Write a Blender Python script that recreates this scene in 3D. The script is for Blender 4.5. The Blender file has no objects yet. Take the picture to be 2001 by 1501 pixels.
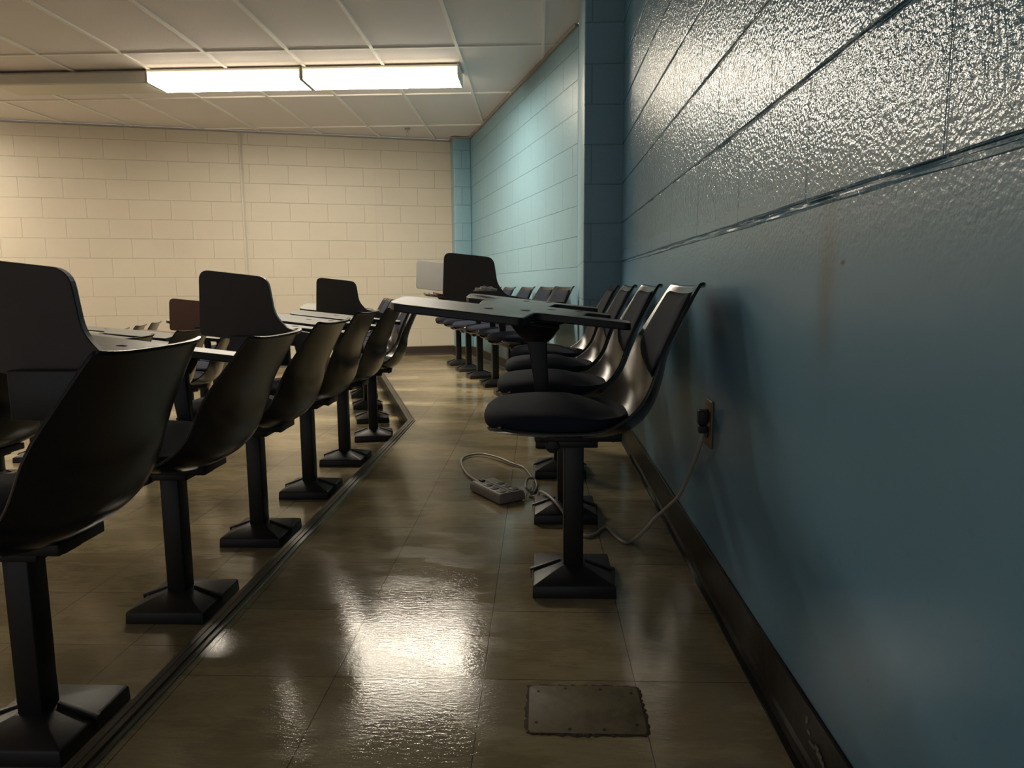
import bpy, bmesh, math, random
from mathutils import Vector, Matrix
random.seed(4)
sc = bpy.context.scene
COL = sc.collection
PI = math.pi
# ------------------------------------------------------------------ camera
F_PX = 1387.35
PITCH, YAW, ROLL, CAM_H = 0.1345, 0.038, -0.0066, 0.7853
fwd = Vector((-math.sin(YAW)*math.cos(PITCH), math.cos(YAW)*math.cos(PITCH), -math.sin(PITCH)))
rt = Vector((math.cos(YAW), math.sin(YAW), 0)); up = rt.cross(fwd)
rt2 = rt*math.cos(ROLL)+up*math.sin(ROLL); up2 = -rt*math.sin(ROLL)+up*math.cos(ROLL)
cd = bpy.data.cameras.new('camera'); cam = bpy.data.objects.new('camera', cd); COL.objects.link(cam)
cd.sensor_width = 36; cd.sensor_fit = 'HORIZONTAL'; cd.lens = 36*F_PX/2001; cd.clip_start = 0.05; cd.clip_end = 60
m = Matrix((rt2, up2, -fwd)).transposed().to_4x4(); m.translation = Vector((0, 0, CAM_H)); cam.matrix_world = m
sc.camera = cam
# ------------------------------------------------------------------ world, exposure
w = bpy.data.worlds.new('world'); sc.world = w; w.use_nodes = True
w.node_tree.nodes['Background'].inputs[0].default_value = (0.76, 0.75, 0.76, 1)
w.node_tree.nodes['Background'].inputs[1].default_value = 0.34
sc.view_settings.view_transform = 'Standard'; sc.view_settings.look = 'None'
sc.view_settings.exposure = 0.48; sc.view_settings.gamma = 1; sc.view_settings.use_curve_mapping = False
LAMP_STRENGTH = 36.0
LAMP_COL = (1.0, 0.89, 0.72, 1)

# ------------------------------------------------------------------ node helpers
def mat(name, base=(.5, .5, .5), rough=.5, metal=0, spec=.5, coat=0, coat_rough=.1):
    M = bpy.data.materials.new(name); M.use_nodes = True
    b = M.node_tree.nodes['Principled BSDF']
    b.inputs['Base Color'].default_value = (*base, 1); b.inputs['Roughness'].default_value = rough
    b.inputs['Metallic'].default_value = metal; b.inputs['Specular IOR Level'].default_value = spec
    b.inputs['Coat Weight'].default_value = coat; b.inputs['Coat Roughness'].default_value = coat_rough
    return M
def N(M, t, **kw):
    n = M.node_tree.nodes.new(t)
    for k, v in kw.items(): setattr(n, k, v)
    return n
def lk(M, a, b): M.node_tree.links.new(a, b)
def setin(n, **kw):
    for k, v in kw.items(): n.inputs[k.replace('_', ' ')].default_value = v
def ramp(M, src, stops):
    r = N(M, 'ShaderNodeValToRGB'); e = r.color_ramp.elements
    while len(e) < len(stops): e.new(.5)
    for i, (p, c) in enumerate(stops):
        e[i].position = p; e[i].color = (*c, 1) if len(c) == 3 else c
    lk(M, src, r.inputs[0]); return r
def g(v): return (v, v, v)
def mixc(M, fac, a, b, mode='MIX'):
    n = N(M, 'ShaderNodeMix', data_type='RGBA', blend_type=mode)
    if isinstance(fac, float): n.inputs[0].default_value = fac
    else: lk(M, fac, n.inputs[0])
    for i, s in ((6, a), (7, b)):
        if isinstance(s, tuple): n.inputs[i].default_value = (*s, 1) if len(s) == 3 else s
        else: lk(M, s, n.inputs[i])
    return n.outputs[2]
def math_(M, op, a, b=None, c=None):
    n = N(M, 'ShaderNodeMath', operation=op)
    for i, s in enumerate((a, b, c)):
        if s is None: continue
        if isinstance(s, (int, float)): n.inputs[i].default_value = s
        else: lk(M, s, n.inputs[i])
    return n.outputs[0]
def noise(M, vec, scale, detail=3, rough=.55, stretch=None):
    n = N(M, 'ShaderNodeTexNoise'); setin(n, Scale=scale, Detail=detail, Roughness=rough)
    if stretch:
        mp = N(M, 'ShaderNodeMapping'); mp.inputs['Scale'].default_value = stretch; lk(M, vec, mp.inputs[0]); vec = mp.outputs[0]
    lk(M, vec, n.inputs['Vector']); return n.outputs['Fac']
def bump(M, h, dist, strength=1.0, prev=None):
    b = N(M, 'ShaderNodeBump'); b.inputs['Strength'].default_value = strength; b.inputs['Distance'].default_value = dist
    lk(M, h, b.inputs['Height'])
    if prev is not None: lk(M, prev, b.inputs['Normal'])
    return b.outputs[0]
def bsdf(M): return M.node_tree.nodes['Principled BSDF']

# ---- painted concrete block (UV = metres along the wall, metres up)
def block_wall(name, col, col2, rough, grain, smooth_below=None, joints=True, offset=0.0, coat=0.0, spec=.5, grainsize=130, groove=0.004):
    M = mat(name, col, rough, coat=coat, coat_rough=.09, spec=spec); b = bsdf(M)
    uv = N(M, 'ShaderNodeTexCoord').outputs['UV']
    sep = N(M, 'ShaderNodeSeparateXYZ'); lk(M, uv, sep.inputs[0])
    mp = N(M, 'ShaderNodeMapping'); mp.inputs['Location'].default_value = (offset, 5*.2032-.92-.0015, 0); lk(M, uv, mp.inputs[0])
    br = N(M, 'ShaderNodeTexBrick', offset=.5, offset_frequency=2, squash=1)
    setin(br, Scale=1.0, Mortar_Size=.0035, Mortar_Smooth=.6, Brick_Width=.4064, Row_Height=.2032)
    br.inputs['Color1'].default_value = (1, 1, 1, 1); br.inputs['Color2'].default_value = (.0, .0, .0, 1); br.inputs['Mortar'].default_value = (.5, .5, .5, 1)
    lk(M, mp.outputs[0], br.inputs['Vector'])
    wob = noise(M, uv, 7, 2)
    up_mask = 1.0
    big = noise(M, uv, 1.3, 4); mid = noise(M, uv, 16, 3)
    fine = noise(M, uv, grainsize, 2, .5)
    fine2 = noise(M, uv, grainsize*.55, 2, .5)
    gr = math_(M, 'ADD', math_(M, 'MULTIPLY', fine, .9), math_(M, 'MULTIPLY', fine2, .5))
    if smooth_below is not None:
        mk = N(M, 'ShaderNodeMapRange'); mk.inputs['From Min'].default_value = smooth_below-.012; mk.inputs['From Max'].default_value = smooth_below+.004
        lk(M, sep.outputs[1], mk.inputs['Value']); up_mask = mk.outputs[0]
        gm = N(M, 'ShaderNodeMapRange'); gm.inputs['From Min'].default_value = smooth_below-.12; gm.inputs['From Max'].default_value = smooth_below+.1
        gm.inputs['To Min'].default_value = .05
        lk(M, sep.outputs[1], gm.inputs['Value'])
        gr = math_(M, 'MULTIPLY', gr, gm.outputs[0])
    nrm = bump(M, gr, grain)
    if joints:
        jf = math_(M, 'MULTIPLY', br.outputs['Fac'], up_mask)
        jf = math_(M, 'MULTIPLY', jf, math_(M, 'ADD', math_(M, 'MULTIPLY', wob, .8), .45))
        nrm = bump(M, math_(M, 'SUBTRACT', 1.0, jf), groove, 1.0, nrm)
    nrm = bump(M, mid, .0010, .6, nrm)
    lk(M, nrm, b.inputs['Normal'])
    if coat: lk(M, nrm, b.inputs['Coat Normal'])
    c = mixc(M, ramp(M, big, [(.3, g(0)), (.7, g(1))]).outputs[0], col, col2)
    tone = N(M, 'ShaderNodeSeparateColor'); lk(M, br.outputs['Color'], tone.inputs[0])
    if joints:
        c = mixc(M, math_(M, 'MULTIPLY', jf, .12 if col[0] > .5 else .22), c, tuple(x*.55 for x in col))
    lk(M, c, b.inputs['Base Color'])
    rr_ = math_(M, 'ADD', math_(M, 'MULTIPLY', big, .12), rough-.06)
    if coat > .5:
        inv = math_(M, 'SUBTRACT', 1.0, gm.outputs[0])
        rr_ = math_(M, 'ADD', rr_, math_(M, 'MULTIPLY', inv, .24))
        lk(M, math_(M, 'ADD', math_(M, 'MULTIPLY', gm.outputs[0], coat-.32), .30), b.inputs['Coat Weight'])
        lk(M, math_(M, 'ADD', math_(M, 'MULTIPLY', inv, .19), .09), b.inputs['Coat Roughness'])
    lk(M, rr_, b.inputs['Roughness'])
    return M, c

M_cream, _ = block_wall('cream painted block', (.62, .55, .44), (.57, .505, .40), .42, .0009, joints=True, offset=.17, groove=.004)
M_blue1, cB = block_wall('blue gloss painted block', (.135, .32, .475), (.125, .29, .435), .22, .0026, smooth_below=.92, offset=.06, coat=.9, grainsize=125, groove=.006)
M_blue2, _ = block_wall('blue painted block', (.23, .40, .48), (.215, .375, .455), .36, .0022, smooth_below=.90, offset=.1, coat=.1, groove=.006)
M_bcol, _ = block_wall('blue painted column block', (.23, .40, .50), (.215, .38, .48), .40, .0014, offset=.2, groove=.004)
# rubbed dirty streak and scuff on the near blue wall
def wall_dirt(M, c):
    b = bsdf(M); uv = N(M, 'ShaderNodeTexCoord').outputs['UV']
    sep = N(M, 'ShaderNodeSeparateXYZ'); lk(M, uv, sep.inputs[0]); u, v = sep.outputs[0], sep.outputs[1]
    n1 = noise(M, uv, 6, 3); n2 = noise(M, uv, 40, 3)
    def blob(u0, v0, su, sv, amt):
        a = math_(M, 'POWER', math_(M, 'DIVIDE', math_(M, 'SUBTRACT', u, u0), su), 2.0)
        d = math_(M, 'POWER', math_(M, 'DIVIDE', math_(M, 'SUBTRACT', v, v0), sv), 2.0)
        e = math_(M, 'EXPONENT', math_(M, 'MULTIPLY', math_(M, 'ADD', a, d), -1.0))
        return math_(M, 'MULTIPLY', math_(M, 'MULTIPLY', e, amt), math_(M, 'ADD', math_(M, 'MULTIPLY', n1, .9), .5))
    s1 = blob(5.118, .80, .034, .12, .6)       # brown drip stain
    s2 = blob(5.063, .819, .006, .003, 1.6)     # dark nick
    s3 = blob(5.85, .44, .16, .10, .45)         # scuffed zone round the socket
    s = math_(M, 'MINIMUM', math_(M, 'ADD', s1, s3), 1.0)
    c1 = mixc(M, s, c, (.10, .105, .09))
    c2 = mixc(M, math_(M, 'MINIMUM', s2, 1.0), c1, (.02, .015, .012))
    sp = ramp(M, n2, [(.66, g(0)), (.72, g(1))]).outputs[0]
    z = N(M, 'ShaderNodeMapRange'); z.inputs['From Min'].default_value = .75; z.inputs['From Max'].default_value = .3; lk(M, v, z.inputs['Value'])
    c3 = mixc(M, math_(M, 'MULTIPLY', math_(M, 'MULTIPLY', sp, z.outputs[0]), .25), c2, (.12, .11, .09))
    lk(M, c3, b.inputs['Base Color'])
wall_dirt(M_blue1, cB)

def tile_floor(name, x0, y0, rot):
    M = mat(name, (.2, .16, .09), .2, spec=.5); b = bsdf(M)
    oc = N(M, 'ShaderNodeTexCoord').outputs['Object']
    mp = N(M, 'ShaderNodeMapping', vector_type='TEXTURE'); mp.inputs['Location'].default_value = (x0, y0, 0); mp.inputs['Rotation'].default_value = (0, 0, rot)
    lk(M, oc, mp.inputs[0]); v = mp.outputs[0]
    br = N(M, 'ShaderNodeTexBrick', offset=0, squash=1); setin(br, Scale=1.0, Mortar_Size=.0011, Mortar_Smooth=.3, Brick_Width=.3048, Row_Height=.3048)
    br.inputs['Color1'].default_value = (0, 0, 0, 1); br.inputs['Color2'].default_value = (1, 1, 1, 1)
    lk(M, v, br.inputs['Vector'])
    streak = noise(M, v, 9, 5, .65, (1.6, 9, 1)); blot = noise(M, v, 1.7, 4, .6); fine = noise(M, v, 60, 4, .7, (.7, 3, 1))
    c = mixc(M, ramp(M, streak, [(.3, g(0)), (.72, g(1))]).outputs[0], (.36, .29, .165), (.46, .375, .23))
    c = mixc(M, math_(M, 'MULTIPLY', ramp(M, noise(M, v, 3.1, 6, .68, (1, 2.4, 1)), [(.47, g(0)), (.53, g(1))]).outputs[0], .5), c, (.25, .195, .115))
    c = mixc(M, math_(M, 'MULTIPLY', ramp(M, fine, [(.60, g(0)), (.72, g(1))]).outputs[0], .35), c, (.09, .065, .04))
    sepc = N(M, 'ShaderNodeSeparateColor'); lk(M, br.outputs['Color'], sepc.inputs[0])
    c = mixc(M, math_(M, 'MULTIPLY', sepc.outputs[0], .18), c, (.14, .11, .065))
    c = mixc(M, math_(M, 'MULTIPLY', br.outputs['Fac'], .8), c, (.035, .028, .02))
    lk(M, c, b.inputs['Base Color'])
    worn = ramp(M, noise(M, v, 2.6, 5, .62, (1, 2.2, 1)), [(.47, g(.075)), (.52, g(.15))]).outputs[0]
    lk(M, worn, b.inputs['Roughness'])
    h1 = noise(M, v, 7, 3); h2 = noise(M, v, 55, 3, .6, (1, 2.5, 1)); scr = noise(M, v, 260, 2, .6)
    nr = bump(M, h1, .0010, .35); nr = bump(M, h2, .0007, .5, nr); nr = bump(M, scr, .00015, .8, nr)
    nr = bump(M, math_(M, 'SUBTRACT', 1.0, br.outputs['Fac']), .0008, .7, nr)
    lk(M, nr, b.inputs['Normal'])
    return M
M_floor = tile_floor('waxed vinyl tile', -.1128, 1.3422, 0)

M_ctile = mat('ceiling tile', (.76, .71, .70), .9); 
oc = N(M_ctile, 'ShaderNodeTexCoord').outputs['Object']
sp = noise(M_ctile, oc, 120, 3, .7); lk(M_ctile, bump(M_ctile, sp, .002, .8), bsdf(M_ctile).inputs['Normal'])
lk(M_ctile, mixc(M_ctile, ramp(M_ctile, sp, [(.62, g(0)), (.75, g(.5))]).outputs[0], (.76, .71, .70), (.56, .52, .50)), bsdf(M_ctile).inputs['Base Color'])
M_tbar = mat('ceiling grid', (.84, .80, .74), .55, spec=.3)
M_angle = mat('wall angle', (.32, .29, .25), .5)
M_housing = mat('fixture enamel', (.62, .58, .50), .45)
M_diff = mat('lit diffuser', (.9, .88, .8), .4)
b = bsdf(M_diff)
uvd = N(M_diff, 'ShaderNodeTexCoord').outputs['Object']
wv = N(M_diff, 'ShaderNodeTexWave', wave_type='BANDS', bands_direction='Y'); setin(wv, Scale=1.15, Distortion=0.0, Phase_Offset=0.0)
lk(M_diff, uvd, wv.inputs['Vector'])
lk(M_diff, math_(M_diff, 'MULTIPLY', math_(M_diff, 'ADD', math_(M_diff, 'MULTIPLY', wv.outputs['Fac'], .35), .82), LAMP_STRENGTH), b.inputs['Emission Strength'])
b.inputs['Emission Color'].default_value = LAMP_COL
M_dside = mat('lit diffuser side', (.9, .88, .8), .4)
bsdf(M_dside).inputs['Emission Color'].default_value = (1.0, .86, .62, 1); bsdf(M_dside).inputs['Emission Strength'].default_value = LAMP_STRENGTH*.08

M_shell = mat('black shell plastic', (.014, .015, .019), .30, spec=.42)
oc = N(M_shell, 'ShaderNodeTexCoord').outputs['Object']
lk(M_shell, bump(M_shell, noise(M_shell, oc, 420, 2), .0004, .5), bsdf(M_shell).inputs['Normal'])
lk(M_shell, math_(M_shell, 'ADD', math_(M_shell, 'MULTIPLY', noise(M_shell, oc, 9, 3), .12), .13), bsdf(M_shell).inputs['Roughness'])
M_fabric = mat('navy fabric', (.018, .022, .036), .85, spec=.15)
oc = N(M_fabric, 'ShaderNodeTexCoord').outputs['Object']
lk(M_fabric, bump(M_fabric, noise(M_fabric, oc, 600, 2), .0006, .6), bsdf(M_fabric).inputs['Normal'])
lk(M_fabric, mixc(M_fabric, noise(M_fabric, oc, 500, 2), (.013, .016, .027), (.023, .028, .046)), bsdf(M_fabric).inputs['Base Color'])
M_steel = mat('black painted steel', (.012, .012, .013), .42)
M_castn = mat('black cast cover', (.022, .021, .023), .45)
oc = N(M_castn, 'ShaderNodeTexCoord').outputs['Object']
lk(M_castn, bump(M_castn, noise(M_castn, oc, 300, 2), .0005, .6), bsdf(M_castn).inputs['Normal'])
def laminate(name, a, b_, r=.32):
    M = mat(name, a, r); oc = N(M, 'ShaderNodeTexCoord').outputs['Object']
    lk(M, mixc(M, noise(M, oc, 14, 4, .6, (1, 5, 1)), a, b_), bsdf(M).inputs['Base Color'])
    lk(M, bump(M, noise(M, oc, 90, 2), .0003, .5), bsdf(M).inputs['Normal'])
    lk(M, math_(M, 'ADD', math_(M, 'MULTIPLY', noise(M, oc, 8, 3), .14), r-.06), bsdf(M).inputs['Roughness'])
    return M
M_lam = laminate('grey laminate top', (.20, .205, .19), (.24, .24, .22), .36)
M_under = laminate('dark board underside', (.070, .058, .053), (.078, .065, .060), .6)
M_edge = mat('black edge band', (.014, .014, .016), .4)
M_brown = laminate('brown woodgrain laminate', (.13, .060, .035), (.17, .085, .05), .4)
M_pale = laminate('pale grey laminate', (.30, .28, .27), (.33, .31, .29), .5)
M_hole = mat('black bolt hole', (.006, .006, .006), .6)
M_nose = mat('ribbed metal nosing', (.12, .115, .10), .33, metal=.75)
M_riser = mat('dark rubber riser', (.02, .018, .016), .4)
M_base = mat('black vinyl cove base', (.009, .0085, .008), .34, spec=.25)
oc = N(M_base, 'ShaderNodeTexCoord').outputs['Object']
lk(M_base, bump(M_base, noise(M_base, oc, 22, 3), .003, .4), bsdf(M_base).inputs['Normal'])
M_baseb = mat('dark brown vinyl base', (.040, .028, .022), .4)
M_scuff = mat('bare scuff', (.30, .27, .25), .8)
M_strip = mat('beige power strip plastic', (.30, .275, .25), .45)
M_cord = mat('beige cord rubber', (.42, .39, .33), .4)
M_plug = mat('black plug rubber', (.02, .02, .02), .5)
M_plate = mat('brown socket plate', (.22, .16, .10), .4)
M_chrome = mat('chrome', (.6, .58, .55), .2, metal=1)
M_cover = mat('worn floor box lid', (.17, .14, .085), .5, spec=.2)
oc = N(M_cover, 'ShaderNodeTexCoord').outputs['Object']
lk(M_cover, mixc(M_cover, ramp(M_cover, noise(M_cover, oc, 16, 5, .7), [(.45, g(0)), (.7, g(1))]).outputs[0], (.22, .18, .105), (.13, .10, .06)), bsdf(M_cover).inputs['Base Color'])
M_grime = mat('dirt filled joint', (.060, .032, .016), .75)
oc = N(M_grime, 'ShaderNodeTexCoord').outputs['Object']
lk(M_grime, bump(M_grime, noise(M_grime, oc, 260, 3), .003, .8), bsdf(M_grime).inputs['Normal'])
M_pipe = mat('cream painted metal', (.55, .50, .41), .4)
M_brownshell = M_shell

# ------------------------------------------------------------------ geometry helpers
def mesh_obj(name, verts, faces, mats, parent=None, smooth=False, midx=None, uvf=None):
    me = bpy.data.meshes.new(name); me.from_pydata([tuple(v) for v in verts], [], faces); me.update()
    for mm in (mats if isinstance(mats, (list, tuple)) else [mats]): me.materials.append(mm)
    if midx:
        for p, i in zip(me.polygons, midx): p.material_index = i
    if smooth: me.polygons.foreach_set('use_smooth', [True]*len(me.polygons))
    if uvf:
        uvl = me.uv_layers.new(name='UV')
        for p in me.polygons:
            for li in p.loop_indices:
                uvl.data[li].uv = uvf(me.vertices[me.loops[li].vertex_index].co)
    o = bpy.data.objects.new(name, me); COL.objects.link(o)
    if parent: o.parent = parent
    return o
def fixn(o):
    bm = bmesh.new(); bm.from_mesh(o.data); bmesh.ops.recalc_face_normals(bm, faces=bm.faces); bm.to_mesh(o.data); bm.free()
def bevel(o, wd, seg=2, ang=30):
    md = o.modifiers.new('bevel', 'BEVEL'); md.width = wd; md.segments = seg; md.limit_method = 'ANGLE'; md.angle_limit = math.radians(ang)
    o.data.polygons.foreach_set('use_smooth', [True]*len(o.data.polygons))
    try: md.harden_normals = False
    except Exception: pass
    return o
class MB:
    def __init__(s): s.v = []; s.f = []; s.mi = []
    def box(s, x0, x1, y0, y1, z0, z1, mi=0):
        n = len(s.v)
        s.v += [(x, y, z) for z in (z0, z1) for y in (y0, y1) for x in (x0, x1)]
        s.f += [tuple(n+i for i in q) for q in ((0, 2, 3, 1), (4, 5, 7, 6), (0, 1, 5, 4), (2, 6, 7, 3), (0, 4, 6, 2), (1, 3, 7, 5))]; s.mi += [mi]*6
    def prism(s, pts, z0, z1, mi=0):           # pts counter-clockwise in xy
        n = len(s.v); k = len(pts)
        s.v += [(p[0], p[1], z0) for p in pts]+[(p[0], p[1], z1) for p in pts]
        s.f.append(tuple(range(n+k-1, n-1, -1))); s.f.append(tuple(range(n+k, n+2*k)))
        for i in range(k): j = (i+1) % k; s.f.append((n+i, n+j, n+k+j, n+k+i))
        s.mi += [mi]*(k+2)
    def loft(s, rings, cap=True, mi=0):
        n = len(s.v); k = len(rings[0])
        for r in rings: s.v += [tuple(p) for p in r]
        for a in range(len(rings)-1):
            for i in range(k):
                j = (i+1) % k; s.f.append((n+a*k+i, n+a*k+j, n+(a+1)*k+j, n+(a+1)*k+i)); s.mi.append(mi)
        if cap:
            s.f.append(tuple(range(n+k-1, n-1, -1))); s.f.append(tuple(range(n+(len(rings)-1)*k, n+len(rings)*k))); s.mi += [mi]*2
    def cyl(s, c, r, h, axis='z', seg=14, mi=0):
        rings = []
        for t in (0, h):
            ring = []
            for i in range(seg):
                a = 2*PI*i/seg; p, q = r*math.cos(a), r*math.sin(a)
                ring.append({'z': (c[0]+p, c[1]+q, c[2]+t), 'x': (c[0]+t, c[1]+p, c[2]+q), 'y': (c[0]+q, c[1]+t, c[2]+p)}[axis])
            rings.append(ring)
        s.loft(rings, mi=mi)
    def build(s, name, mats, parent=None, bev=0, seg=2, **k):
        o = mesh_obj(name, s.v, s.f, mats, parent, midx=s.mi, **k); fixn(o)
        if bev: bevel(o, bev, seg)
        return o
def tube(name, pts, r, m_, parent=None, seg=8, sub=6):
    P = [Vector(p) for p in pts]; Q = []
    for i in range(len(P)-1):
        p0, p1, p2, p3 = P[max(i-1, 0)], P[i], P[i+1], P[min(i+2, len(P)-1)]
        for k in range(sub):
            t = k/sub
            Q.append(.5*((2*p1)+(p2-p0)*t+(2*p0-5*p1+4*p2-p3)*t*t+(3*p1-p0-3*p2+p3)*t**3))
    Q.append(P[-1]); rings = []; u = None
    for i, q in enumerate(Q):
        d = (Q[min(i+1, len(Q)-1)]-Q[max(i-1, 0)]).normalized()
        if u is None: u = d.orthogonal().normalized()
        u = (u-d*u.dot(d)).normalized(); v = d.cross(u)
        rings.append([q+(u*math.cos(2*PI*k/seg)+v*math.sin(2*PI*k/seg))*r for k in range(seg)])
    mb = MB(); mb.loft(rings); return mb.build(name, m_, parent, smooth=True)
def struct(o): o['kind'] = 'structure'; return o
def empty(name, loc=(0, 0, 0), rz=0):
    o = bpy.data.objects.new(name, None); COL.objects.link(o); o.location = loc; o.rotation_euler = (0, 0, rz); o.empty_display_size = .1
    return o
def tag(o, label, cat, group=None):
    o['label'] = label; o['category'] = cat
    if group: o['group'] = group
    return o
def interp(keys, t):
    n = len(keys)-1; x = t*n; i = min(int(x), n-1); f = x-i
    def cr(a, b, c, d): return .5*(2*b+(c-a)*f+(2*a-5*b+4*c-d)*f*f+(3*b-a-3*c+d)*f**3)
    k = [keys[max(i-1, 0)], keys[i], keys[i+1], keys[min(i+2, n)]]
    if isinstance(keys[0], tuple): return tuple(cr(*[q[j] for q in k]) for j in range(len(keys[0])))
    return cr(*k)

# ------------------------------------------------------------------ plan of the room
TH = math.radians(16.5)
D = Vector((-math.sin(TH), math.cos(TH), 0)); NL = Vector((-math.cos(TH), -math.sin(TH), 0))
CR = Vector((-.83, 8.56, 0))                 # far right corner of the room
HC = 2.4805                                  # ceiling height over the top tier
STEP = [0, -.10, -.21, -.31]
def isect(p, d, q, e):
    det = d.x*(-e.y)+e.x*d.y; r = q-p; t = (r.x*(-e.y)+e.x*r.y)/det; return p+d*t
NEAR_Y = -3.2
def edge_line(x, y):                         # corner of a tier edge -> its end at the far wall
    return isect(Vector((x, y, 0)), D, CR, NL)
E1 = Vector((-.778, 4.155, 0)); E2 = Vector((-1.84, 4.00, 0)); E3 = Vector((-2.91, 3.845, 0)); E4 = Vector((-3.98, 3.69, 0))
LX = -9.0
def farx(x): return isect(Vector((x, 0, 0)), Vector((0, 1, 0)), CR, NL)
def tier(name, ca, cb, z, right=None):
    mb = MB()
    ea = edge_line(ca.x, ca.y) if right is None else None
    if right is None: R_ = [(ca.x, NEAR_Y), (ca.x, ca.y), (ea.x, ea.y)]
    else: R_ = right
    eb = edge_line(cb.x, cb.y) if cb is not None else farx(LX)
    L_ = [(eb.x, eb.y), (cb.x, cb.y), (cb.x, NEAR_Y)] if cb is not None else [(eb.x, eb.y), (LX, NEAR_Y)]
    mb.prism(R_+L_, -.75, z)
    return struct(mb.build(name, M_floor))
WX = .4418
Wend = isect(Vector((.039, 5.65, 0)), D, Vector((.3, 4.9, 0)), Vector((1, 0, 0)))
tier('floor', None, E1, 0, right=[(WX, NEAR_Y), (WX, 3.9), (.24, 3.9), (.262, 4.9), (Wend.x, 4.9), (CR.x, CR.y)])
tier('floor', E1, E2, STEP[1]); tier('floor', E2, E3, STEP[2]); tier('floor', E3, None, STEP[3])

# walls --------------------------------------------------------------
def wall(name, a, b_, m_, thick=.2, out=None, z0=-.8, z1=HC, u0=0):
    a = Vector((a[0], a[1], 0)); b_ = Vector((b_[0], b_[1], 0)); d = (b_-a); L = d.length; d.normalize()
    n = Vector((d.y, -d.x, 0)) if out is None else Vector(out)
    mb = MB(); pts = [a, b_, b_+n*thick, a+n*thick]
    if (b_-a).cross(n).z < 0: pts = pts[::-1]
    mb.prism([(p.x, p.y) for p in pts], z0, z1)
    o = mb.build(name, m_, uvf=lambda co: (u0+(Vector(co)-a).dot(d)+(Vector(co)-a).dot(n)*.9, co.z))
    return struct(o)
# near blue wall: each course has its own groove, the one at z = .92 is deep with a paint lip
def grooved_wall():
    prof = [(0, -.8), (0, .9085), (-.0016, .911), (-.0022, .9135), (.0, .9155), (.0045, .918), (.0055, .921), (.0025, .9245), (0, .927)]
    z = .92+.2032
    while z < HC-.05:
        prof += [(0, z-.0065), (.0035, z-.002), (.0042, z+.001), (.001, z+.005), (0, z+.007)]; z += .2032
    prof += [(0, HC)]
    ys = [NEAR_Y+i*.02 for i in range(int((3.9-NEAR_Y)/.02)+1)]+[3.9]
    V = []; F = []
    rnd = random.Random(3); ph = [rnd.random()*6 for _ in range(12)]
    for y in ys:
        for k, (dx, z) in enumerate(prof):
            wz = .0016*math.sin(y*5.1+ph[k % 12])+.0009*math.sin(y*23+ph[(k*5) % 12]); am = 1+.35*math.sin(y*9+ph[(k*3) % 12])*math.sin(y*31)
            if z in (-.8, HC): wz = 0
            V.append((WX+dx*am, y, z+(wz if dx else wz*.7)))
    n = len(prof)
    for i in range(len(ys)-1):
        for k in range(n-1):
            a = i*n+k; F.append((a, a+1, a+n+1, a+n))
    # back and ends
    b0 = len(V); V += [(WX+.2, NEAR_Y, -.8), (WX+.2, NEAR_Y, HC), (WX+.2, 3.9, -.8), (WX+.2, 3.9, HC)]
    F.append((b0, b0+2, b0+3, b0+1))
    o = mesh_obj('wall_right', V, F, M_blue1, uvf=lambda co: (4+co.y-.0, co.z))
    bm = bmesh.new(); bm.from_mesh(o.data)
    for f in bm.faces:
        c = f.calc_center_median()
        if c.x < WX+.1 and f.normal.x > 0: f.normal_flip()
        if c.x > WX+.1 and f.normal.x < 0: f.normal_flip()
    bm.to_mesh(o.data); bm.free()
    return struct(o)
grooved_wall()
# column standing out between the two blue walls
mb = MB(); mb.prism([(.24, 3.89), (.60, 3.89), (.60, 4.895), (.262, 4.895)], -.8, HC)
o = mb.build('wall_column', M_bcol, uvf=lambda co: (co.x+co.y*1.0+.1, co.z)); bevel(o, .012, 3, 50); struct(o)
wall('wall_right_recess', (Wend.x, Wend.y), (CR.x, CR.y), M_blue2, out=-NL, u0=0)
FL = farx(LX)
wall('wall_far', (CR.x, CR.y), (FL.x, FL.y), M_cream, out=D, u0=.05)
wall('wall_left', (LX, FL.y), (LX, NEAR_Y), M_cream, out=(-1, 0, 0))
# corner pilaster
pa = CR-D*.20; pb = pa+NL*.20; pc = CR+NL*.20
mb = MB(); mb.prism([(CR.x, CR.y), (pc.x, pc.y), (pb.x, pb.y), (pa.x, pa.y)], -.8, HC)
o = mb.build('wall_corner_pilaster', M_blue2, uvf=lambda co: ((Vector(co)-CR).dot(NL)-(Vector(co)-CR).dot(D), co.z)); bevel(o, .012, 3, 50); struct(o)

# ceiling -------------------------------------------------------------
rc = [(WX, NEAR_Y), (WX, 3.9), (.5, 4.9), (Wend.x, Wend.y), (CR.x, CR.y), (FL.x, FL.y), (LX, NEAR_Y)]
mb = MB(); mb.prism(rc, HC+.012, HC+.06); struct(mb.build('ceiling', M_ctile))
def clip_x(x):                                # y range of a bar running along y
    y1 = farx(x).y
    if x > CR.x:
        y1 = Wend.y+(x-Wend.x)/D.x*D.y if x < Wend.x else 3.9
    return y1
mb = MB(); GX, GY = -.5773, 5.3031
k = -14
while GX+k*.6096 < WX:
    x = GX+k*.6096
    if x > LX: mb.box(x-.012, x+.012, NEAR_Y, clip_x(x)-.01, HC, HC+.013)
    k += 1
for k in range(-7, 3):
    y = GY+k*1.2192
    # left and right limits
    xr = WX if y < 3.9 else (Wend.x+(y-Wend.y)/D.y*D.x)
    xl = LX
    t = (CR+NL*((y-CR.y)/NL.y)).x
    if y > FL.y: xl = max(LX, t)
    mb.box(xl+.01, xr-.01, y-.012, y+.012, HC+.001, HC+.0135)
struct(mb.build('trim_1', M_tbar))
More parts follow.
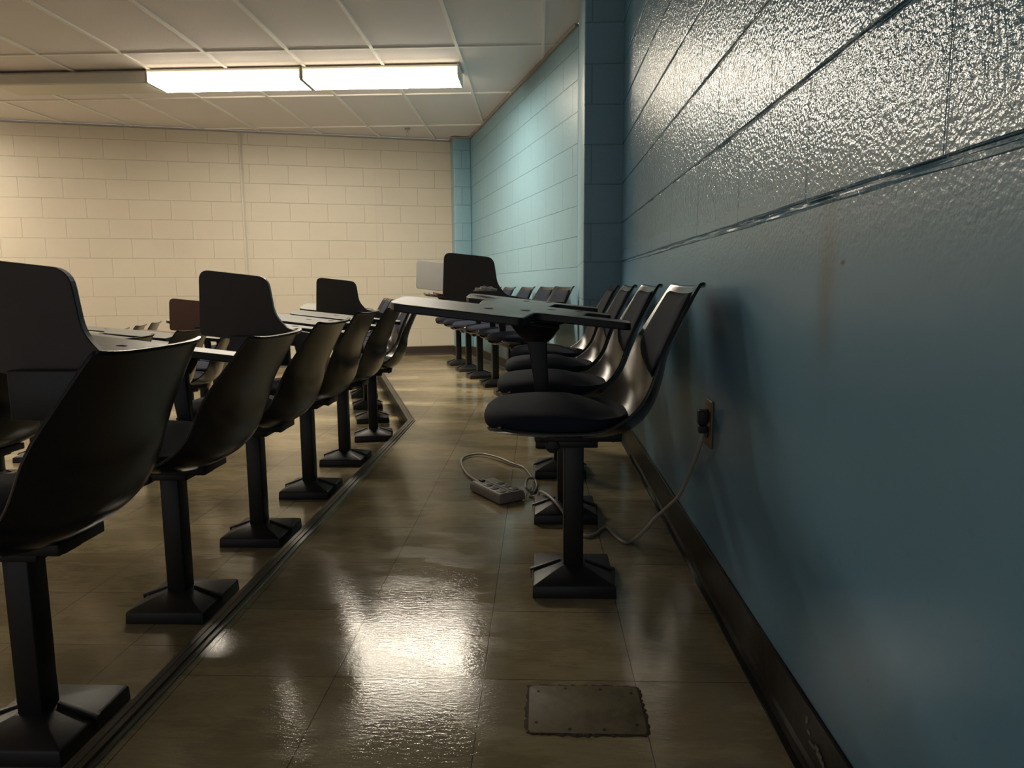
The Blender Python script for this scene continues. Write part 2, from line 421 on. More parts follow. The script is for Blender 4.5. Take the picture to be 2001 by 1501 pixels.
# wall angle where ceiling meets the walls
def strip_along(mb, a, b_, inward, wd, z0, z1):
    a = Vector((a[0], a[1], 0)); b_ = Vector((b_[0], b_[1], 0)); n = Vector(inward)
    pts = [a, b_, b_+n*wd, a+n*wd]
    if (b_-a).cross(n).z < 0: pts = pts[::-1]
    mb.prism([(p.x, p.y) for p in pts], z0, z1)
mb = MB()
strip_along(mb, (Wend.x, Wend.y), CR-D*.2, NL, .022, HC-.012, HC+.004)
strip_along(mb, CR+NL*.2, FL, -D, .022, HC-.012, HC+.004)
strip_along(mb, CR-D*.2, CR-D*.2+NL*.2, -D, .022, HC-.012, HC+.004)
strip_along(mb, CR+NL*.2, CR+NL*.2-D*.2, NL, .022, HC-.012, HC+.004)
strip_along(mb, (WX, NEAR_Y), (WX, 3.89), (-1, 0, 0), .022, HC-.012, HC+.004)
struct(mb.build('trim_2', M_angle))
# vertical control-joint strip on the cream wall and a thin crack joint
def on_far(px, py): return Vector((px, py, 0))
p1 = CR+NL*((Vector((-3.235, 7.85, 0))-CR).dot(NL))
mb = MB(); strip_along(mb, p1-NL*.010, p1+NL*.010, -D, .012, STEP[3], HC); strip_along(mb, p1-NL*.028, p1-NL*.018, -D, .005, STEP[3], HC)
struct(mb.build('trim_3', M_pipe, bev=.003))
p2 = CR+NL*((Vector((-1.86, 8.255, 0))-CR).dot(NL))
mb = MB(); strip_along(mb, p2-NL*.004, p2+NL*.004, -D, .004, 0, HC); struct(mb.build('trim_4', M_pipe))

# baseboards ----------------------------------------------------------
def cove(name, a, b_, inward, h, m_, z=0):
    a = Vector((a[0], a[1], 0)); b_ = Vector((b_[0], b_[1], 0)); n = Vector(inward)
    prof = [(.0, 0), (.022, 0), (.0215, .004), (.012, .008), (.0065, .016), (.005, .03), (.005, h-.004), (.003, h), (0, h)]
    L = (b_-a).length; k = max(2, int(L/.12)); rings = []
    for i in range(k+1):
        q = a+(b_-a)*i/k; wob = 1+.12*math.sin(i*2.3)
        rings.append([(q+n*(dx*(wob if 0 < dx < .022 else 1)+.0))[:2]+(z+zz,) for dx, zz in prof])
    mb = MB(); mb.loft(rings); o = mb.build(name, m_, smooth=False); return struct(o)
cove('baseboard_right', (WX, NEAR_Y), (WX, 3.89), (-1, 0, 0), .113, M_base)
cove('baseboard_column', (.24, 3.89), (WX, 3.89), (0, -1, 0), .105, M_baseb)
cove('baseboard_column', (.262, 4.87), (.24, 3.89), (-1, 0, 0), .105, M_baseb)
cove('baseboard_right_recess', (Wend.x, Wend.y), CR-D*.2, NL, .105, M_baseb)
cove('baseboard_pilaster', CR-D*.2, CR-D*.2+NL*.2, -D, .105, M_baseb)
cove('baseboard_pilaster', CR+NL*.2-D*.2, CR+NL*.2, NL, .105, M_baseb)
e1 = edge_line(E1.x, E1.y); e2 = edge_line(E2.x, E2.y); e3 = edge_line(E3.x, E3.y)
cove('baseboard_far', CR+NL*.2, e1, -D, .105, M_baseb)
cove('baseboard_far', e1, e2, -D, .105, M_baseb, STEP[1]); cove('baseboard_far', e2, e3, -D, .105, M_baseb, STEP[2]); cove('baseboard_far', e3, FL, -D, .105, M_baseb, STEP[3])
# scuffs on the near black base
mb = MB()
for (y, z, a, c) in [(1.080, .070, .004, .006), (1.066, .058, .010, .004), (1.045, .066, .006, .006), (1.036, .060, .008, .008), (1.024, .056, .006, .006), (1.012, .052, .008, .003), (.965, .060, .005, .004), (1.09, .085, .002, .012)]:
    mb.prism([(WX-.0072, y-a), (WX-.0052, y-a), (WX-.0052, y+a), (WX-.0072, y+a)], z-c/2, z+c/2)
struct(mb.build('trim_5', M_scuff))

# nosings -------------------------------------------------------------
def nosing(name, c, z, drop, m_=M_nose):
    e = edge_line(c.x, c.y); a = Vector((c.x, NEAR_Y, 0))
    bis = (Vector((-1, 0, 0))+NL).normalized()/math.cos(TH/2)
    # profile: offset to the left (+) / right (-) of the tier edge, height
    prof = [(-.040, .0), (-.040, .002), (-.038, .0035), (-.031, .0035), (-.030, .001), (-.024, .001), (-.023, .005), (-.012, .005), (-.011, .0042), (-.009, .0042), (-.008, .0055), (.004, .0055), (.006, .003), (.006, -.028), (.001, -.030), (0, 0)]
    rings = []
    for q, n in ((a, Vector((-1, 0, 0))), (c, bis), (e, NL)):
        rings.append([(q+n*dx)[:2]+(z+zz,) for dx, zz in prof])
    mb = MB(); mb.loft(rings); o = mb.build(name, m_); struct(o)
    mb = MB()
    rings = [[(q+n*dx)[:2]+(z+zz,) for dx, zz in ((0, -.03), (.004, -.03), (.004, -drop), (0, -drop))] for q, n in ((a, Vector((-1, 0, 0))), (c, bis), (e, NL))]
    mb.loft(rings); struct(mb.build('trim_riser', M_riser))
nosing('trim_6', E1, 0, .10); nosing('trim_7', E2, STEP[1], .11); nosing('trim_8', E3, STEP[2], .10)

# ------------------------------------------------------------------ chair parts
RIM = [(-.212, .452), (-.190, .460), (-.098, .457), (.008, .457), (.066, .468), (.118, .501), (.151, .545), (.176, .612), (.190, .645), (.204, .671), (.243, .740), (.269, .784), (.281, .795), (.298, .792)]
OUT = [(-.216, .440), (-.200, .433), (-.098, .427), (.020, .425), (.100, .430), (.148, .450), (.182, .490), (.203, .548), (.211, .604), (.228, .655), (.258, .722), (.281, .772), (.290, .788), (.302, .789)]
HW = [.165, .192, .222, .229, .231, .231, .229, .224, .219, .213, .192, .180, .175, .171]
def shell_pt(s, t, inset=0.0):
    if s > .80: s = s-.05*abs(t)**7*(s-.80)/.20
    r = interp(RIM, s); o = interp(OUT, s); h = interp(HW, s)
    k = 1-abs(t)**2.6
    x = r[0]+(o[0]-r[0])*k; z = r[1]+(o[1]-r[1])*k
    if s < .12: x += .05*(abs(t)**4)*(1-s/.12)
    a = interp(RIM, max(s-.01, 0)); b_ = interp(RIM, min(s+.01, 1)); dx, dz = b_[0]-a[0], b_[1]-a[1]; L = math.hypot(dx, dz)
    nx, nz = -dz/L, dx/L                      # towards the sitter
    return (x+nx*inset, t*h, z+nz*inset)
def shell_mesh():
    NS, NT = 56, 22; V = []; F = []
    for i in range(NS+1):
        for j in range(NT+1):
            V.append(shell_pt(i/NS, math.sin(-PI/2+PI*j/NT)*.999))
    for i in range(NS):
        for j in range(NT):
            a = i*(NT+1)+j; F.append((a, a+1, a+NT+2, a+NT+1))
    o = mesh_obj('shell', V, F, M_shell, smooth=True)
    # orient normals towards the sitter
    bm = bmesh.new(); bm.from_mesh(o.data); bmesh.ops.recalc_face_normals(bm, faces=bm.faces)
    bm.faces.ensure_lookup_table()
    if bm.faces[len(bm.faces)//3].normal.z < 0: bmesh.ops.reverse_faces(bm, faces=bm.faces)
    bm.to_mesh(o.data); bm.free()
    md = o.modifiers.new('s', 'SOLIDIFY'); md.thickness = .007; md.offset = -1
    b_ = o.modifiers.new('b', 'BEVEL'); b_.width = .002; b_.segments = 2; b_.limit_method = 'ANGLE'; b_.angle_limit = math.radians(50)
    return o
def cushion_mesh():
    # plan outline: rounded front, straight taper to the back; crowned top with a side band
    NA, NR = 48, 8; V = []; F = []
    def outline(a):
        c, s_ = math.cos(a), math.sin(a); p = 2.7
        x = math.copysign(abs(c)**(2/p), c); y = math.copysign(abs(s_)**(2/p), s_)
        w_ = .212 if x < 0 else .212-.035*x*x
        return (-.046+.184*x, w_*y)
    rings = []
    def ztop(x, rr): return .484+.020*(1-rr**2.2)-.034*max(0, (x+.03)/.16)**1.3
    for (sc_, z, isz) in [(.93, .448, 1), (.985, .451, 1), (1.0, .460, 1), (.998, .471, 1), (.975, .480, 1)]:
        ring = []
        for i in range(NA):
            x, y = outline(2*PI*i/NA); ring.append((-.05+(x+.05)*sc_, y*sc_, z+(0.0 if x < .03 else -.004*(x-.03)/.1)))
        rings.append(ring)
    for r_ in (.90, .78, .62, .45, .28, .12):
        ring = []
        for i in range(NA):
            x, y = outline(2*PI*i/NA); X = -.05+(x+.05)*r_; ring.append((X, y*r_, ztop(X, r_)+.002))
        rings.append(ring)
    mb = MB(); mb.loft(rings)
    o = mb.build('seat_cushion', M_fabric, smooth=True)
    return o
def backpad_mesh():
    NU, NV = 22, 18; V = []; F = []
    s0, s1 = .545, .835
    for side in (0, 1):
        for i in range(NU+1):
            for j in range(NV+1):
                u, v = -1+2*i/NU, -1+2*j/NV
                # square -> rounded: lower end strongly rounded, top nearly square
                vv = v
                lim = math.sqrt(max(0, 1-(abs(min(v, 0)))**3.2))*.95 if v < 0 else (1-.06*v**6)*.95
                t = u*max(lim, .02)*.90
                s_ = s0+(s1-s0)*(vv+1)/2+(.03*(u*u) if v < -.5 else 0)*min(1, (-v-.5)*2)
                edge = max(abs(u), abs(v)); th = .004 if side == 0 else .004+.017*(1-edge**6)
                V.append(shell_pt(s_, t, th))
    n = (NU+1)*(NV+1)
    for side in (0, 1):
        for i in range(NU):
            for j in range(NV):
                a = side*n+i*(NV+1)+j; q = (a, a+1, a+NV+2, a+NV+1); F.append(q if side else q[::-1])
    o = mesh_obj('back_cushion', V, F, M_fabric, smooth=True)
    bm = bmesh.new(); bm.from_mesh(o.data); bmesh.ops.remove_doubles(bm, verts=bm.verts, dist=.0003); bmesh.ops.recalc_face_normals(bm, faces=bm.faces); bm.to_mesh(o.data); bm.free()
    return o
def base_mesh():
    a0, a1, b0, b1 = -.107, .107, -.098, .132
    mb = MB(); cx, cy = 0, .017
    def ring(f, z): return [(cx+(a0-cx)*f, cy+(b0-cy)*f, z), (cx+(a1-cx)*f, cy+(b0-cy)*f, z), (cx+(a1-cx)*f, cy+(b1-cy)*f, z), (cx+(a0-cx)*f, cy+(b1-cy)*f, z)]
    mb.loft([ring(1, 0), ring(.985, .030), ring(.955, .034)], cap=False)
    n = len(mb.v)
    mb.v += [(-.03, -.032, .062), (.03, -.032, .062), (.03, .032, .062), (-.03, .032, .062)]
    q = [8, 9, 10, 11]
    for i in range(4): j = (i+1) % 4; mb.f.append((q[i], q[j], n+j, n+i)); mb.mi.append(0)
    mb.f.append((n, n+1, n+2, n+3)); mb.mi.append(0); mb.f.append((3, 2, 1, 0)); mb.mi.append(0)
    o = mb.build('base_cover', M_castn, bev=.003)
    # strap that crosses the cover
    mb = MB()
    sts = []
    for sx in (-1, 1):
        mb = MB(); x0, x1 = .034*sx, .110*sx
        mb.loft([[(x0, .005, .058), (x0, .018, .058), (x0, .018, .066), (x0, .005, .066)], [(x1, .005, .033), (x1, .018, .033), (x1, .018, .039), (x1, .005, .039)], [(x1*1.01, .005, .006), (x1*1.01, .018, .006), (x1*1.03, .018, .038), (x1*1.03, .005, .038)]])
        sts.append(mb.build('strap', M_castn, bev=.001))
    return o, sts
def post_mesh():
    mb = MB(); mb.box(-.026, .026, -.026, .026, .058, .405); return mb.build('pedestal', M_steel, bev=.004)
def bracket_mesh():
    mb = MB()
    mb.box(-.085, .118, -.065, .075, .400, .424); mb.box(-.060, .060, -.045, .045, .380, .402)
    mb.box(-.100, -.060, -.05, .26, .395, .415)
    mb.cyl((-.055, -.05, .385), .018, .12, 'y'); mb.cyl((.100, -.03, .398), .007, .05, 'y')
    return mb.build('seat_bracket', M_steel, bev=.003)
def rounded(pts, rad, seg=6):
    out = []; n = len(pts)
    for i in range(n):
        p = Vector(pts[i]); a = Vector(pts[i-1]); b_ = Vector(pts[(i+1) % n]); r = rad[i] if isinstance(rad, list) else rad
        if r <= 0: out.append(p); continue
        u = (a-p).normalized(); v = (b_-p).normalized(); ang = u.angle(v); d = min(r/math.tan(ang/2), (a-p).length*.49, (b_-p).length*.49)
        s_ = p+u*d; e = p+v*d
        for k in range(seg+1):
            t = k/seg; out.append(s_*(1-t)**2+p*2*t*(1-t)+e*t*t)
    return out
TILT = .118; LAT = .065
def board(name, outline, mat_top, mat_under, raised, y0=.262, xs=0.0, lift=0.0, thick=.022):
    """outline in (x, w), w measured from the arm side; raised boards stand in the xz plane"""
    P = outline; n = len(P); V = []; 
    def z0(x): return .721-TILT*(x+.1)
    for side in (0, 1):
        for p in P:
            x, w_ = p[0]+xs, p[1]
            if raised: V.append((x, y0+(.0 if side == 0 else thick), z0(x)-.020+w_+lift))
            else: V.append((x, y0-w_, z0(x)-LAT*w_-(thick if side == 0 else 0)+lift))
    F = [tuple(range(n)), tuple(range(2*n-1, n-1, -1))]; mi = [1, 0]
    for i in range(n): j = (i+1) % n; F.append((i, i+n, j+n, j)); mi.append(2)
    o = mesh_obj(name, V, F, [mat_top, mat_under, M_edge], midx=mi); fixn(o); bevel(o, .003, 2, 50)
    o.data.polygons.foreach_set('use_smooth', [False]*len(o.data.polygons))
    return o
def flat_outline(xs=0.0):                      # the arm always ends at the same place beside the back
    e = .172-xs
    return rounded([(-.462, .0), (-.462, .250), (-.112, .250), (-.082, .070), (e, .066), (e, 0)], [.055, .06, .022, .03, .02, .012])
RAISED = rounded([(-.312, -.012), (-.300, .240), (-.038, .240), (-.018, .100), (.03, .052), (.168, .042), (.168, -.012)], [.02, .042, .045, .10, .05, .015, .01])
def column_mesh(raised=False):
    mb = MB()
    y0, y1 = .236, .262
    secs = [(.405, -.094, -.060), (.47, -.098, -.058), (.60, -.118, -.066), (.655, -.130, -.066), (.672, -.140, -.050), (.692, -.165, .012)]
    rings = [[(a, y0, z), (b_, y0, z), (b_, y1, z-TILT*0), (a, y1, z)] for z, a, b_ in secs]
    mb.loft(rings)
    o = mb.build('tablet_support', M_steel, bev=.003)
    return o
def plate_mesh(raised):
    # pivot plate under the arm; on raised boards it shows as a dark block
    mb = MB()
    if raised: mb.box(-.17, .05, .222, .262, .600, .712)
    else: mb.loft([[(-.175, .17, .690), (-.03, .17, .673), (-.03, .262, .683), (-.175, .262, .700)], [(-.150, .19, .655), (-.045, .19, .655), (-.045, .262, .655), (-.150, .262, .655)], [(-.125, .215, .632), (-.062, .215, .632), (-.062, .262, .632), (-.125, .262, .632)]][::-1])
    return mb.build('pivot_plate', M_steel, bev=.003)
def hole_mesh(x, w_, top=.0):
    z = .721-TILT*(x+.1)-LAT*w_; mb = MB()
    mb.cyl((x, .262-w_, z-.0005), .0095, .0016, 'z', 14); mb.box(x+.006, x+.02, .262-w_-.004, .262-w_+.004, z-.0005, z+.0008)
    return mb.build('bolt_cap', M_hole)

protos = {}
def strip_link(o):                            # take a prototype out of the scene, keep its data
    COL.objects.unlink(o); return o
for nm, fn in (('shell', shell_mesh), ('seat_cushion', cushion_mesh), ('back_cushion', backpad_mesh), ('pedestal', post_mesh), ('seat_bracket', bracket_mesh), ('tablet_support', column_mesh)):
    protos[nm] = strip_link(fn())
bc, st = base_mesh(); protos['base_cover'] = strip_link(bc); protos['strap'] = strip_link(st[0]); protos['strap2'] = strip_link(st[1])
protos['plate_flat'] = strip_link(plate_mesh(False)); protos['plate_up'] = strip_link(plate_mesh(True))
bolts = [strip_link(hole_mesh(-.215, .105)), strip_link(hole_mesh(-.115, .045))]
def part(key, parent, name=None):
    c = protos[key].copy() if isinstance(key, str) else key.copy()
    c.name = name or protos[key].name.split('.')[0]; COL.objects.link(c); c.parent = parent; return c
GROUPS = {}
def chair(x, y, tier_i, rz, label, group, tab='flat', xs=0.0, lift=0.0, top=M_lam, under=M_under, note=None, lean=0):
    root = empty('tablet_arm_chair', (x, y, STEP[tier_i]), rz)
    tag(root, label, 'chair', group)
    for k in ('shell', 'seat_cushion', 'back_cushion', 'pedestal', 'seat_bracket'):
        c = part(k, root)
        if lean and k in ('shell', 'seat_cushion', 'back_cushion'):
            Rm = Matrix.Rotation(math.radians(lean), 3, 'Y'); P_ = Vector((.05, 0, .42))
            c.rotation_euler = (0, math.radians(lean), 0); c.location = P_-Rm@P_
    bcv = part('base_cover', root); part('strap', bcv); part('strap2', bcv, 'strap')
    if tab:
        part('tablet_support', root)
        up_ = tab == 'up'
        key = ('b', up_, xs, lift, top.name)
        if key not in protos:
            protos[key] = strip_link(board('writing_tablet', RAISED if up_ else flat_outline(xs), top, under, up_, xs=xs, lift=lift))
        t = protos[key].copy(); t.name = 'writing_tablet'; COL.objects.link(t); t.parent = root
        if note: t['label'] = note
        pp = part('plate_up' if up_ else 'plate_flat', root, 'pivot_plate')
        if up_ and lift > 0: pp.location = (0, 0, lift)
        if not up_:
            for b_ in bolts:
                c = b_.copy(); c.name = 'bolt_cap'; COL.objects.link(c); c.parent = t; c.location = (xs, 0, -TILT*xs+lift)
    return root
# ---- right row on the top tier, against the near blue wall
gR = 'chairs against the near blue wall'
PY = .025
ordn = ['nearest', 'second', 'third', 'fourth', 'fifth', 'sixth', 'seventh', 'eighth', 'ninth', 'tenth', 'eleventh']
rk = [dict(xs=-.02), dict(xs=.165), dict(xs=.065, lift=.008), dict(tab='up', xs=-.29, lift=-.022)]
rl = ['nearest of the dark tablet chairs along the near blue wall, by the wall socket',
      'second dark tablet chair from the camera along the near blue wall, behind the nearest one',
      'third dark tablet chair along the near blue wall, its base beyond the power strip',
      'dark tablet chair next to the blue column, writing tablet raised upright']
for i in range(4):
    chair(.09, 1.794+PY+.571*i, 0, 0, rl[i], gR, **rk[i])
# ---- far right row in the recess beyond the column
gS = 'chairs against the far blue wall'
S = [(-.098, 4.62), (-.20, 5.16), (-.352, 5.70), (-.52, 6.225), (-.670, 6.745), (-.825, 7.28)]
sk = [dict(), dict(), dict(top=M_brown, under=M_brown, note='brown woodgrain writing tablet'), dict(tab='up', xs=-.20, lift=.05, top=M_pale, under=M_pale, note='pale grey raised writing tablet'), dict(xs=.12), dict(xs=.14)]
sl = ['nearest chair of the far right row, just beyond the blue column',
      'second chair beyond the blue column in the far right row',
      'third chair beyond the blue column, with a brown writing tablet',
      'chair of the far right row with a pale grey tablet raised upright',
      'last but one chair of the far right row before the cream wall',
      'last chair of the far right row, nearest the cream wall']
for (x, y), kw, l in zip(S, sk, sl): chair(x, y, 0, TH, l, gS, **kw)
# ---- first row below the metal nosing
gL = 'chairs in the row just below the metal nosing'
L = [(-1.0, 1.285, 0), (-1.0, 1.855, 0), (-1.0, 2.42, 0), (-1.0, 2.985, 0), (-1.0, 3.55, 0), (-.985, 4.13, TH*.6), (-1.125, 4.69, TH), (-1.29, 5.24, TH), (-1.45, 5.79, TH), (-1.61, 6.34, TH), (-1.77, 6.89, TH)]
lkw = [dict(tab='up', lean=1.2), dict(lean=4.5), dict(tab='up', xs=.01, lean=3), dict(), dict(), dict(), dict(tab='up', xs=-.03), dict(), dict(), dict(), dict()]
ll = ['large foreground chair seen from behind at the left, dark tablet raised upright',
      'second chair from the camera below the nosing, grey tablet lying flat with bolt holes',
      'third chair below the nosing, its dark writing tablet raised upright',
      'fourth chair below the nosing, seen from behind, tablet flat',
      'fifth chair below the nosing, base close to the corner of the step',
      'sixth chair below the nosing, standing where the row bends',
      'chair just past the bend below the nosing, small dark tablet raised upright',
      'second chair past the bend below the nosing, mostly hidden behind nearer shells',
      'third chair past the bend below the nosing, blue cushion showing',
      'fourth chair past the bend below the nosing, mostly hidden',
      'fifth chair past the bend below the nosing, towards the cream wall']
for (x, y, r), kw, l in zip(L, lkw, ll): chair(x, y, 1, r, l, gL, **kw)
# ---- second row down
gM = 'chairs on the second tier down'
Mr = [(-2.08, 2.51, 0), (-2.08, 3.08, 0), (-2.08, 3.65, 0), (-2.15, 4.24, TH), (-2.31, 4.78, TH), (-2.47, 5.32, TH), (-2.63, 5.87, TH), (-2.79, 6.42, TH)]
mk_ = [dict(), dict(), dict(), dict(), dict(lift=-.035, xs=.03, top=M_brown, under=M_brown, note='brown woodgrain writing tablet'), dict(tab='up', xs=-.05, lift=-.035, top=M_brown, under=M_brown, note='brown raised writing tablet'), dict(), dict(tab='up', lift=.08, top=M_pale, under=M_pale, note='pale grey raised writing tablet')]
ml = ['chair at the left edge of the photo, shell below the big raised tablet',
      'chair on the second tier down, mostly hidden behind the nearest row, tablet flat',
      'chair on the second tier down, black back top beside the brown tablets',
      'chair at the bend of the second tier down, blue seat between two front shells',
      'chair on the second tier down with a brown tablet lying flat',
      'chair on the second tier down with a brown tablet raised upright',
      'chair on the second tier down, beyond the raised brown tablet',
      'chair on the second tier down with a pale grey tablet raised, far behind']
for (x, y, r), kw, l in zip(Mr, mk_, ml): chair(x, y, 2, r, l, gM, **kw)
# ---- third row down
gN = 'chairs on the lowest tier at the far left'
Nr = [(-3.13, 3.9, TH*.8), (-3.31, 4.46, TH), (-3.47, 5.0, TH), (-3.63, 5.55, TH), (-3.79, 6.1, TH), (-3.95, 6.65, TH)]
nl_ = ['lowest tier chair whose base shows at the left edge of the photo',
       'lowest tier chair whose base shows beside the raised foreground tablet',
       'lowest tier chair, leftmost of the three small back tops before the cream wall',
       'lowest tier chair, middle of the three small back tops before the cream wall',
       'lowest tier chair, rightmost of the three small back tops before the cream wall',
       'lowest tier chair farthest back before the cream wall']
for (x, y, r), l in zip(Nr, nl_): chair(x, y, 3, r, l, gN)

# ------------------------------------------------------------------ ceiling fixtures
def fixture(x0, lit, label):
    L_ = 1.2192; y0, y1 = 5.655, 5.965; zt, zb = HC+.001, 2.385
    root = empty('ceiling_light', (x0+L_/2, (y0+y1)/2, HC)); tag(root, label, 'light', 'surface mounted ceiling lights')
    def loc(mb):
        mb.v = [(v[0]-x0-L_/2, v[1]-(y0+y1)/2, v[2]-HC) for v in mb.v]; return mb
    a, b_ = x0+.004, x0+L_-.004
    if lit:
        mb = MB(); mb.box(a, b_, y0+.01, y1-.01, zt-.022, zt-.0015); loc(mb).build('housing', M_housing, root, bev=.003)
        mb = MB()
        rings = [[(x, y0+.002, zt-.023), (x, y0, zb+.012), (x, y0+.012, zb), (x, y1-.012, zb), (x, y1, zb+.012), (x, y1-.002, zt-.023)] for x in (a+.012, b_-.012)]
        mb.loft(rings, cap=False); mb.mi = [1 if i in (0, 4, 5) else 0 for i in range(len(mb.f))]; loc(mb).build('diffuser', [M_diff, M_dside], root)
        for xx in (a, b_-.012):
            mb = MB(); mb.box(xx, xx+.011, y0-.004, y1+.004, zb-.004, zt-.003); loc(mb).build('end_cap', M_housing, root, bev=.003)
    else:
        mb = MB()
        rings = [[(x, y0+.03, zt-.0015), (x, y0+.002, zt-.022), (x, y0, zb+.004), (x, y0+.012, zb-.006), (x, y1-.012, zb-.006), (x, y1, zb+.004), (x, y1-.002, zt-.022), (x, y1-.03, zt-.0015)] for x in (a, b_)]
        mb.loft(rings); loc(mb).build('housing', M_housing, root, bev=.002)
    return root
fixture(-.600-1.2192, True, 'lit ceiling light nearer the blue wall, right half of the glowing pair')
fixture(-.600-2*1.2192, True, 'lit ceiling light, left half of the glowing pair')
fixture(-.600-3*1.2192, False, 'unlit ceiling light housing, left of the glowing pair')
# next lit pair further along the same line of the ceiling, and one pair over the front rows
fixture(-.600-5*1.2192, True, 'lit ceiling light beyond the left edge of the photo, same line')
fixture(-.600-6*1.2192, True, 'outermost lit ceiling light beyond the left edge of the photo')

# sprinkler
r_ = empty('fire_sprinkler', (-1.406, 7.88, HC)); tag(r_, 'small metal fire sprinkler hanging from the ceiling before the cream wall', 'sprinkler')
mb = MB(); mb.cyl((0, 0, -.004), .032, .005, seg=20); mb.build('escutcheon', M_chrome, r_)
mb = MB(); mb.cyl((0, 0, -.03), .009, .027); mb.box(-.012, -.008, -.002, .002, -.055, -.028); mb.box(.008, .012, -.002, .002, -.055, -.028); mb.box(-.012, .012, -.002, .002, -.058, -.054); mb.build('frame', M_chrome, r_)
mb = MB(); mb.cyl((0, 0, -.063), .014, .003); mb.build('deflector', M_chrome, r_)

# ------------------------------------------------------------------ socket, plug, cord, power strip
r_ = empty('wall_socket', (WX, 1.822, .435)); tag(r_, 'brown double socket plate on the near blue wall behind the nearest chair', 'socket')
mb = MB(); mb.box(-.006, -.0004, -.036, .036, -.060, .062); mb.build('cover_plate', M_plate, r_, bev=.002)
for z in (.022, -.022):
    mb = MB(); mb.cyl((-.010, 0, z), .0165, .005, 'x', 18); mb.build('receptacle', M_plug, r_)
mb = MB(); mb.cyl((-.0075, 0, 0), .003, .002, 'x', 8); mb.build('screw', M_chrome, r_)
c_ = empty('extension_cord', (.42, 1.806, .44)); tag(c_, 'thin beige cord from the wall socket curving over the black base to the floor', 'cord')
def rel(pts, o_): return [tuple(p[i]-o_[i] for i in range(3)) for p in pts]
o_ = (.42, 1.806, .44)
tube('cable', rel([(.420, 1.806, .425), (.418, 1.805, .405), (.416, 1.812, .381), (.415, 1.879, .316), (.415, 1.951, .252), (.409, 2.035, .178), (.390, 2.138, .105), (.360, 2.143, .073), (.328, 2.130, .040), (.292, 2.128, .008), (.265, 2.115, .006), (.244, 2.165, .006), (.222, 2.25, .006), (.200, 2.23, .006), (.182, 2.19, .006), (.148, 2.166, .006), (.122, 2.214, .006)], o_), .0055, M_cord, c_, sub=6)
mb = MB(); mb.box(-.014, .0105, -.016, .012, -.004, .034); mb.build('plug', M_plug, c_, bev=.004)
mb = MB(); mb.box(-.012, .0105, -.012, .010, -.026, -.006); mb.build('plug', M_plug, c_, bev=.003)
# power strip
ang = math.atan2(-.827, .56); r_ = empty('power_strip', (-.16, 2.625, 0), ang)
tag(r_, 'beige six outlet power strip lying on the floor under the chairs', 'power strip')
mb = MB(); mb.loft([[(-.112, -.056, .003), (.112, -.056, .003), (.112, .056, .003), (-.112, .056, .003)], [(-.112, -.056, .030), (.112, -.056, .030), (.112, .056, .030), (-.112, .056, .030)], [(-.106, -.048, .040), (.106, -.048, .040), (.106, .048, .040), (-.106, .048, .040)]])
mb.build('body', M_strip, r_, bev=.003)
mb = MB(); mb.box(-.112, .112, -.004, .004, .0395, .0425); mb.build('ridge', M_strip, r_, bev=.001)
for ix in range(3):
    for sy in (-1, 1):
        cx, cy = -.02+ix*.048, sy*.027
        mb = MB(); mb.cyl((cx, cy, .039), .017, .004, seg=20); rc_ = mb.build('outlet', M_strip, r_, bev=.001)
        mb = MB(); mb.box(cx-.007, cx-.004, cy-.006, cy+.004, .0425, .0436); mb.box(cx+.004, cx+.007, cy-.006, cy+.004, .0425, .0436); mb.cyl((cx, cy+.009, .0425), .0025, .0011, seg=8); mb.build('slot', M_hole, rc_)
mb = MB(); mb.box(-.095, -.070, -.026, -.010, .039, .046); mb.build('switch', M_plug, r_, bev=.002)
pf = empty('strip_plug_cord', (-.04, 2.58, 0)); tag(pf, 'beige cord looping on the floor around the power strip', 'cord'); o_ = (-.04, 2.58, 0)
tube('cable', rel([(-.222, 2.722, .020), (-.257, 2.80, .012), (-.307, 2.929, .006), (-.344, 3.078, .006), (-.352, 3.19, .007), (-.32, 3.254, .008), (-.26, 3.255, .012), (-.183, 3.175, .014), (-.121, 3.09, .010), (-.07, 3.036, .006), (-.04, 2.93, .006), (-.02, 2.812, .006), (-.022, 2.70, .006), (-.030, 2.63, .012), (-.05, 2.64, .03), (-.045, 2.75, .03), (-.02, 2.80, .018), (-.008, 2.74, .008), (-.02, 2.65, .006), (-.035, 2.605, .006), (-.016, 2.592, .008), (-.002, 2.555, .024), (.005, 2.515, .049), (.025, 2.44, .062), (.045, 2.365, .068), (.062, 2.32, .062), (.080, 2.288, .046), (.100, 2.262, .014), (.116, 2.236, .006)], o_), .005, M_cord, pf)
mb = MB(); mb.v = []; mb.loft([[(-.2165, .148, .012), (-.1945, .160, .012), (-.1945, .160, .034), (-.2165, .148, .034)], [(-.200, .115, .010), (-.172, .130, .010), (-.172, .130, .036), (-.200, .115, .036)]])
strain = tube('strain_relief', rel([(-.222, 2.722, .020), (-.208, 2.702, .020)], o_), .008, M_strip, pf)

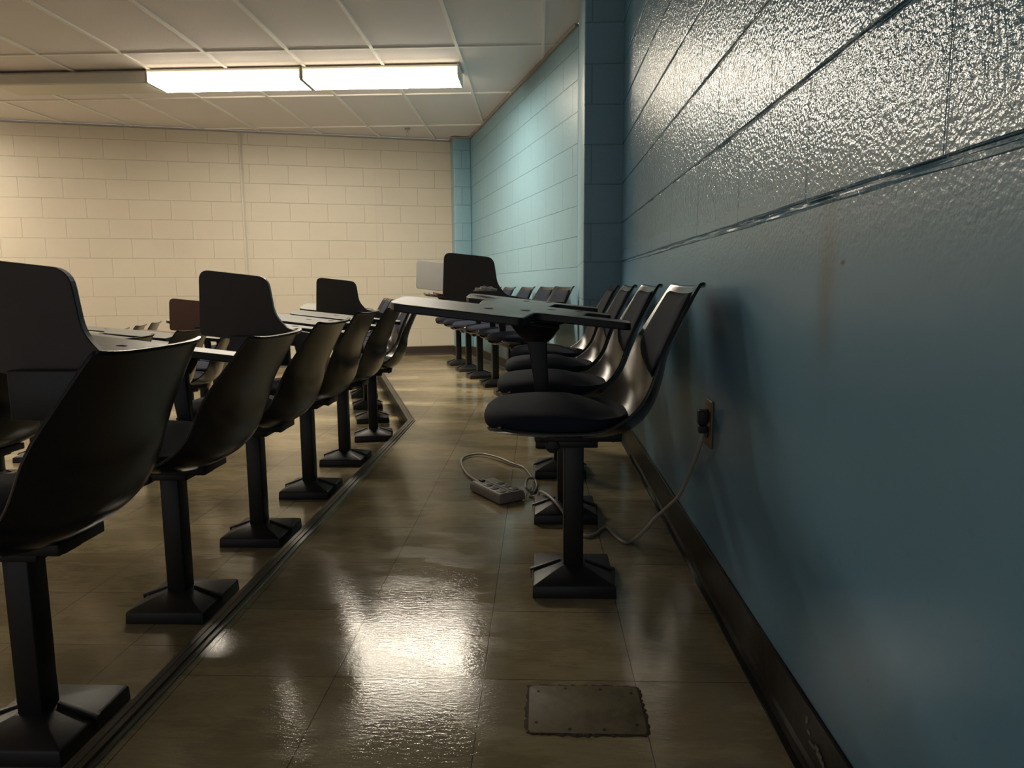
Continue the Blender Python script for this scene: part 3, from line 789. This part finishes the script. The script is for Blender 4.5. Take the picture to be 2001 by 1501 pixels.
# floor box lid
r_ = empty('floor_box_cover', (.0865, 1.243, 0)); tag(r_, 'worn rectangular cover plate screwed into the tiled floor, dirt around its rim', 'cover plate')
mb = MB(); ol = rounded([(-.107, -.077), (.107, -.077), (.107, .077), (-.107, .077)], .014)
mb.prism([(p[0], p[1]) for p in ol], .0004, .0022); mb.build('lid', M_cover, r_, bev=.0008)
mb = MB(); n = 120; ri = []; 
def rr(hx, hy, k, jit):
    out = []
    P_ = rounded([(-hx, -hy), (hx, -hy), (hx, hy), (-hx, hy)], .015, 5)
    for i in range(len(P_)):
        a_, b2 = P_[i], P_[(i+1) % len(P_)]; m_ = max(1, int((b2-a_).length/.006))
        for q in range(m_): out.append(a_+(b2-a_)*q/m_)
    return out
inn = rr(.106, .076, 0, 0); rndg = random.Random(7)
outp = [p+p.normalized()*(.003+.007*rndg.random()) for p in inn]
k = len(inn); V = [(p[0], p[1], .0024) for p in inn]+[(p[0], p[1], .0006) for p in outp]+[(p[0], p[1], .0003) for p in inn]
F = [(i, i+k, (i+1) % k+k, (i+1) % k) for i in range(k)]+[(i, (i+1) % k, (i+1) % k+2*k, i+2*k) for i in range(k)]+[(i+k, i+2*k, (i+1) % k+2*k, (i+1) % k+k) for i in range(k)]
gm = mesh_obj('dirt_rim', V, F, M_grime, r_); fixn(gm)
for (x, y) in [(-.088, .055), (-.035, .066), (.033, .064), (.092, .052), (-.092, -.045), (-.032, -.064), (.030, -.064), (.090, -.048)]:
    mb = MB(); mb.cyl((x, y, .0018), .0032, .001, seg=10); mb.build('screw', M_hole, r_)

# crumpled tissue left on one of the tablets
mb = bmesh.new(); bmesh.ops.create_icosphere(mb, subdivisions=4, radius=1)
rn = random.Random(5)
from mathutils import noise as mn
for v in mb.verts:
    q = v.co.copy(); k = 1+.45*mn.noise(q*2.3)+.25*mn.noise(q*6.0)
    v.co = Vector((q.x*.045*k, q.y*.03*k, max(q.z, -.3)*.014*(k+.2*mn.noise(q*9))))
me = bpy.data.meshes.new('crumpled_tissue'); mb.to_mesh(me); mb.free(); me.materials.append(mat('white tissue', (.62, .58, .54), .8))
t_ = bpy.data.objects.new('crumpled_tissue', me); COL.objects.link(t_); t_.location = (-.235, 2.936+PY+.19, .7775)
tag(t_, 'small crumpled white tissue lying on the tip of a grey tablet', 'tissue')
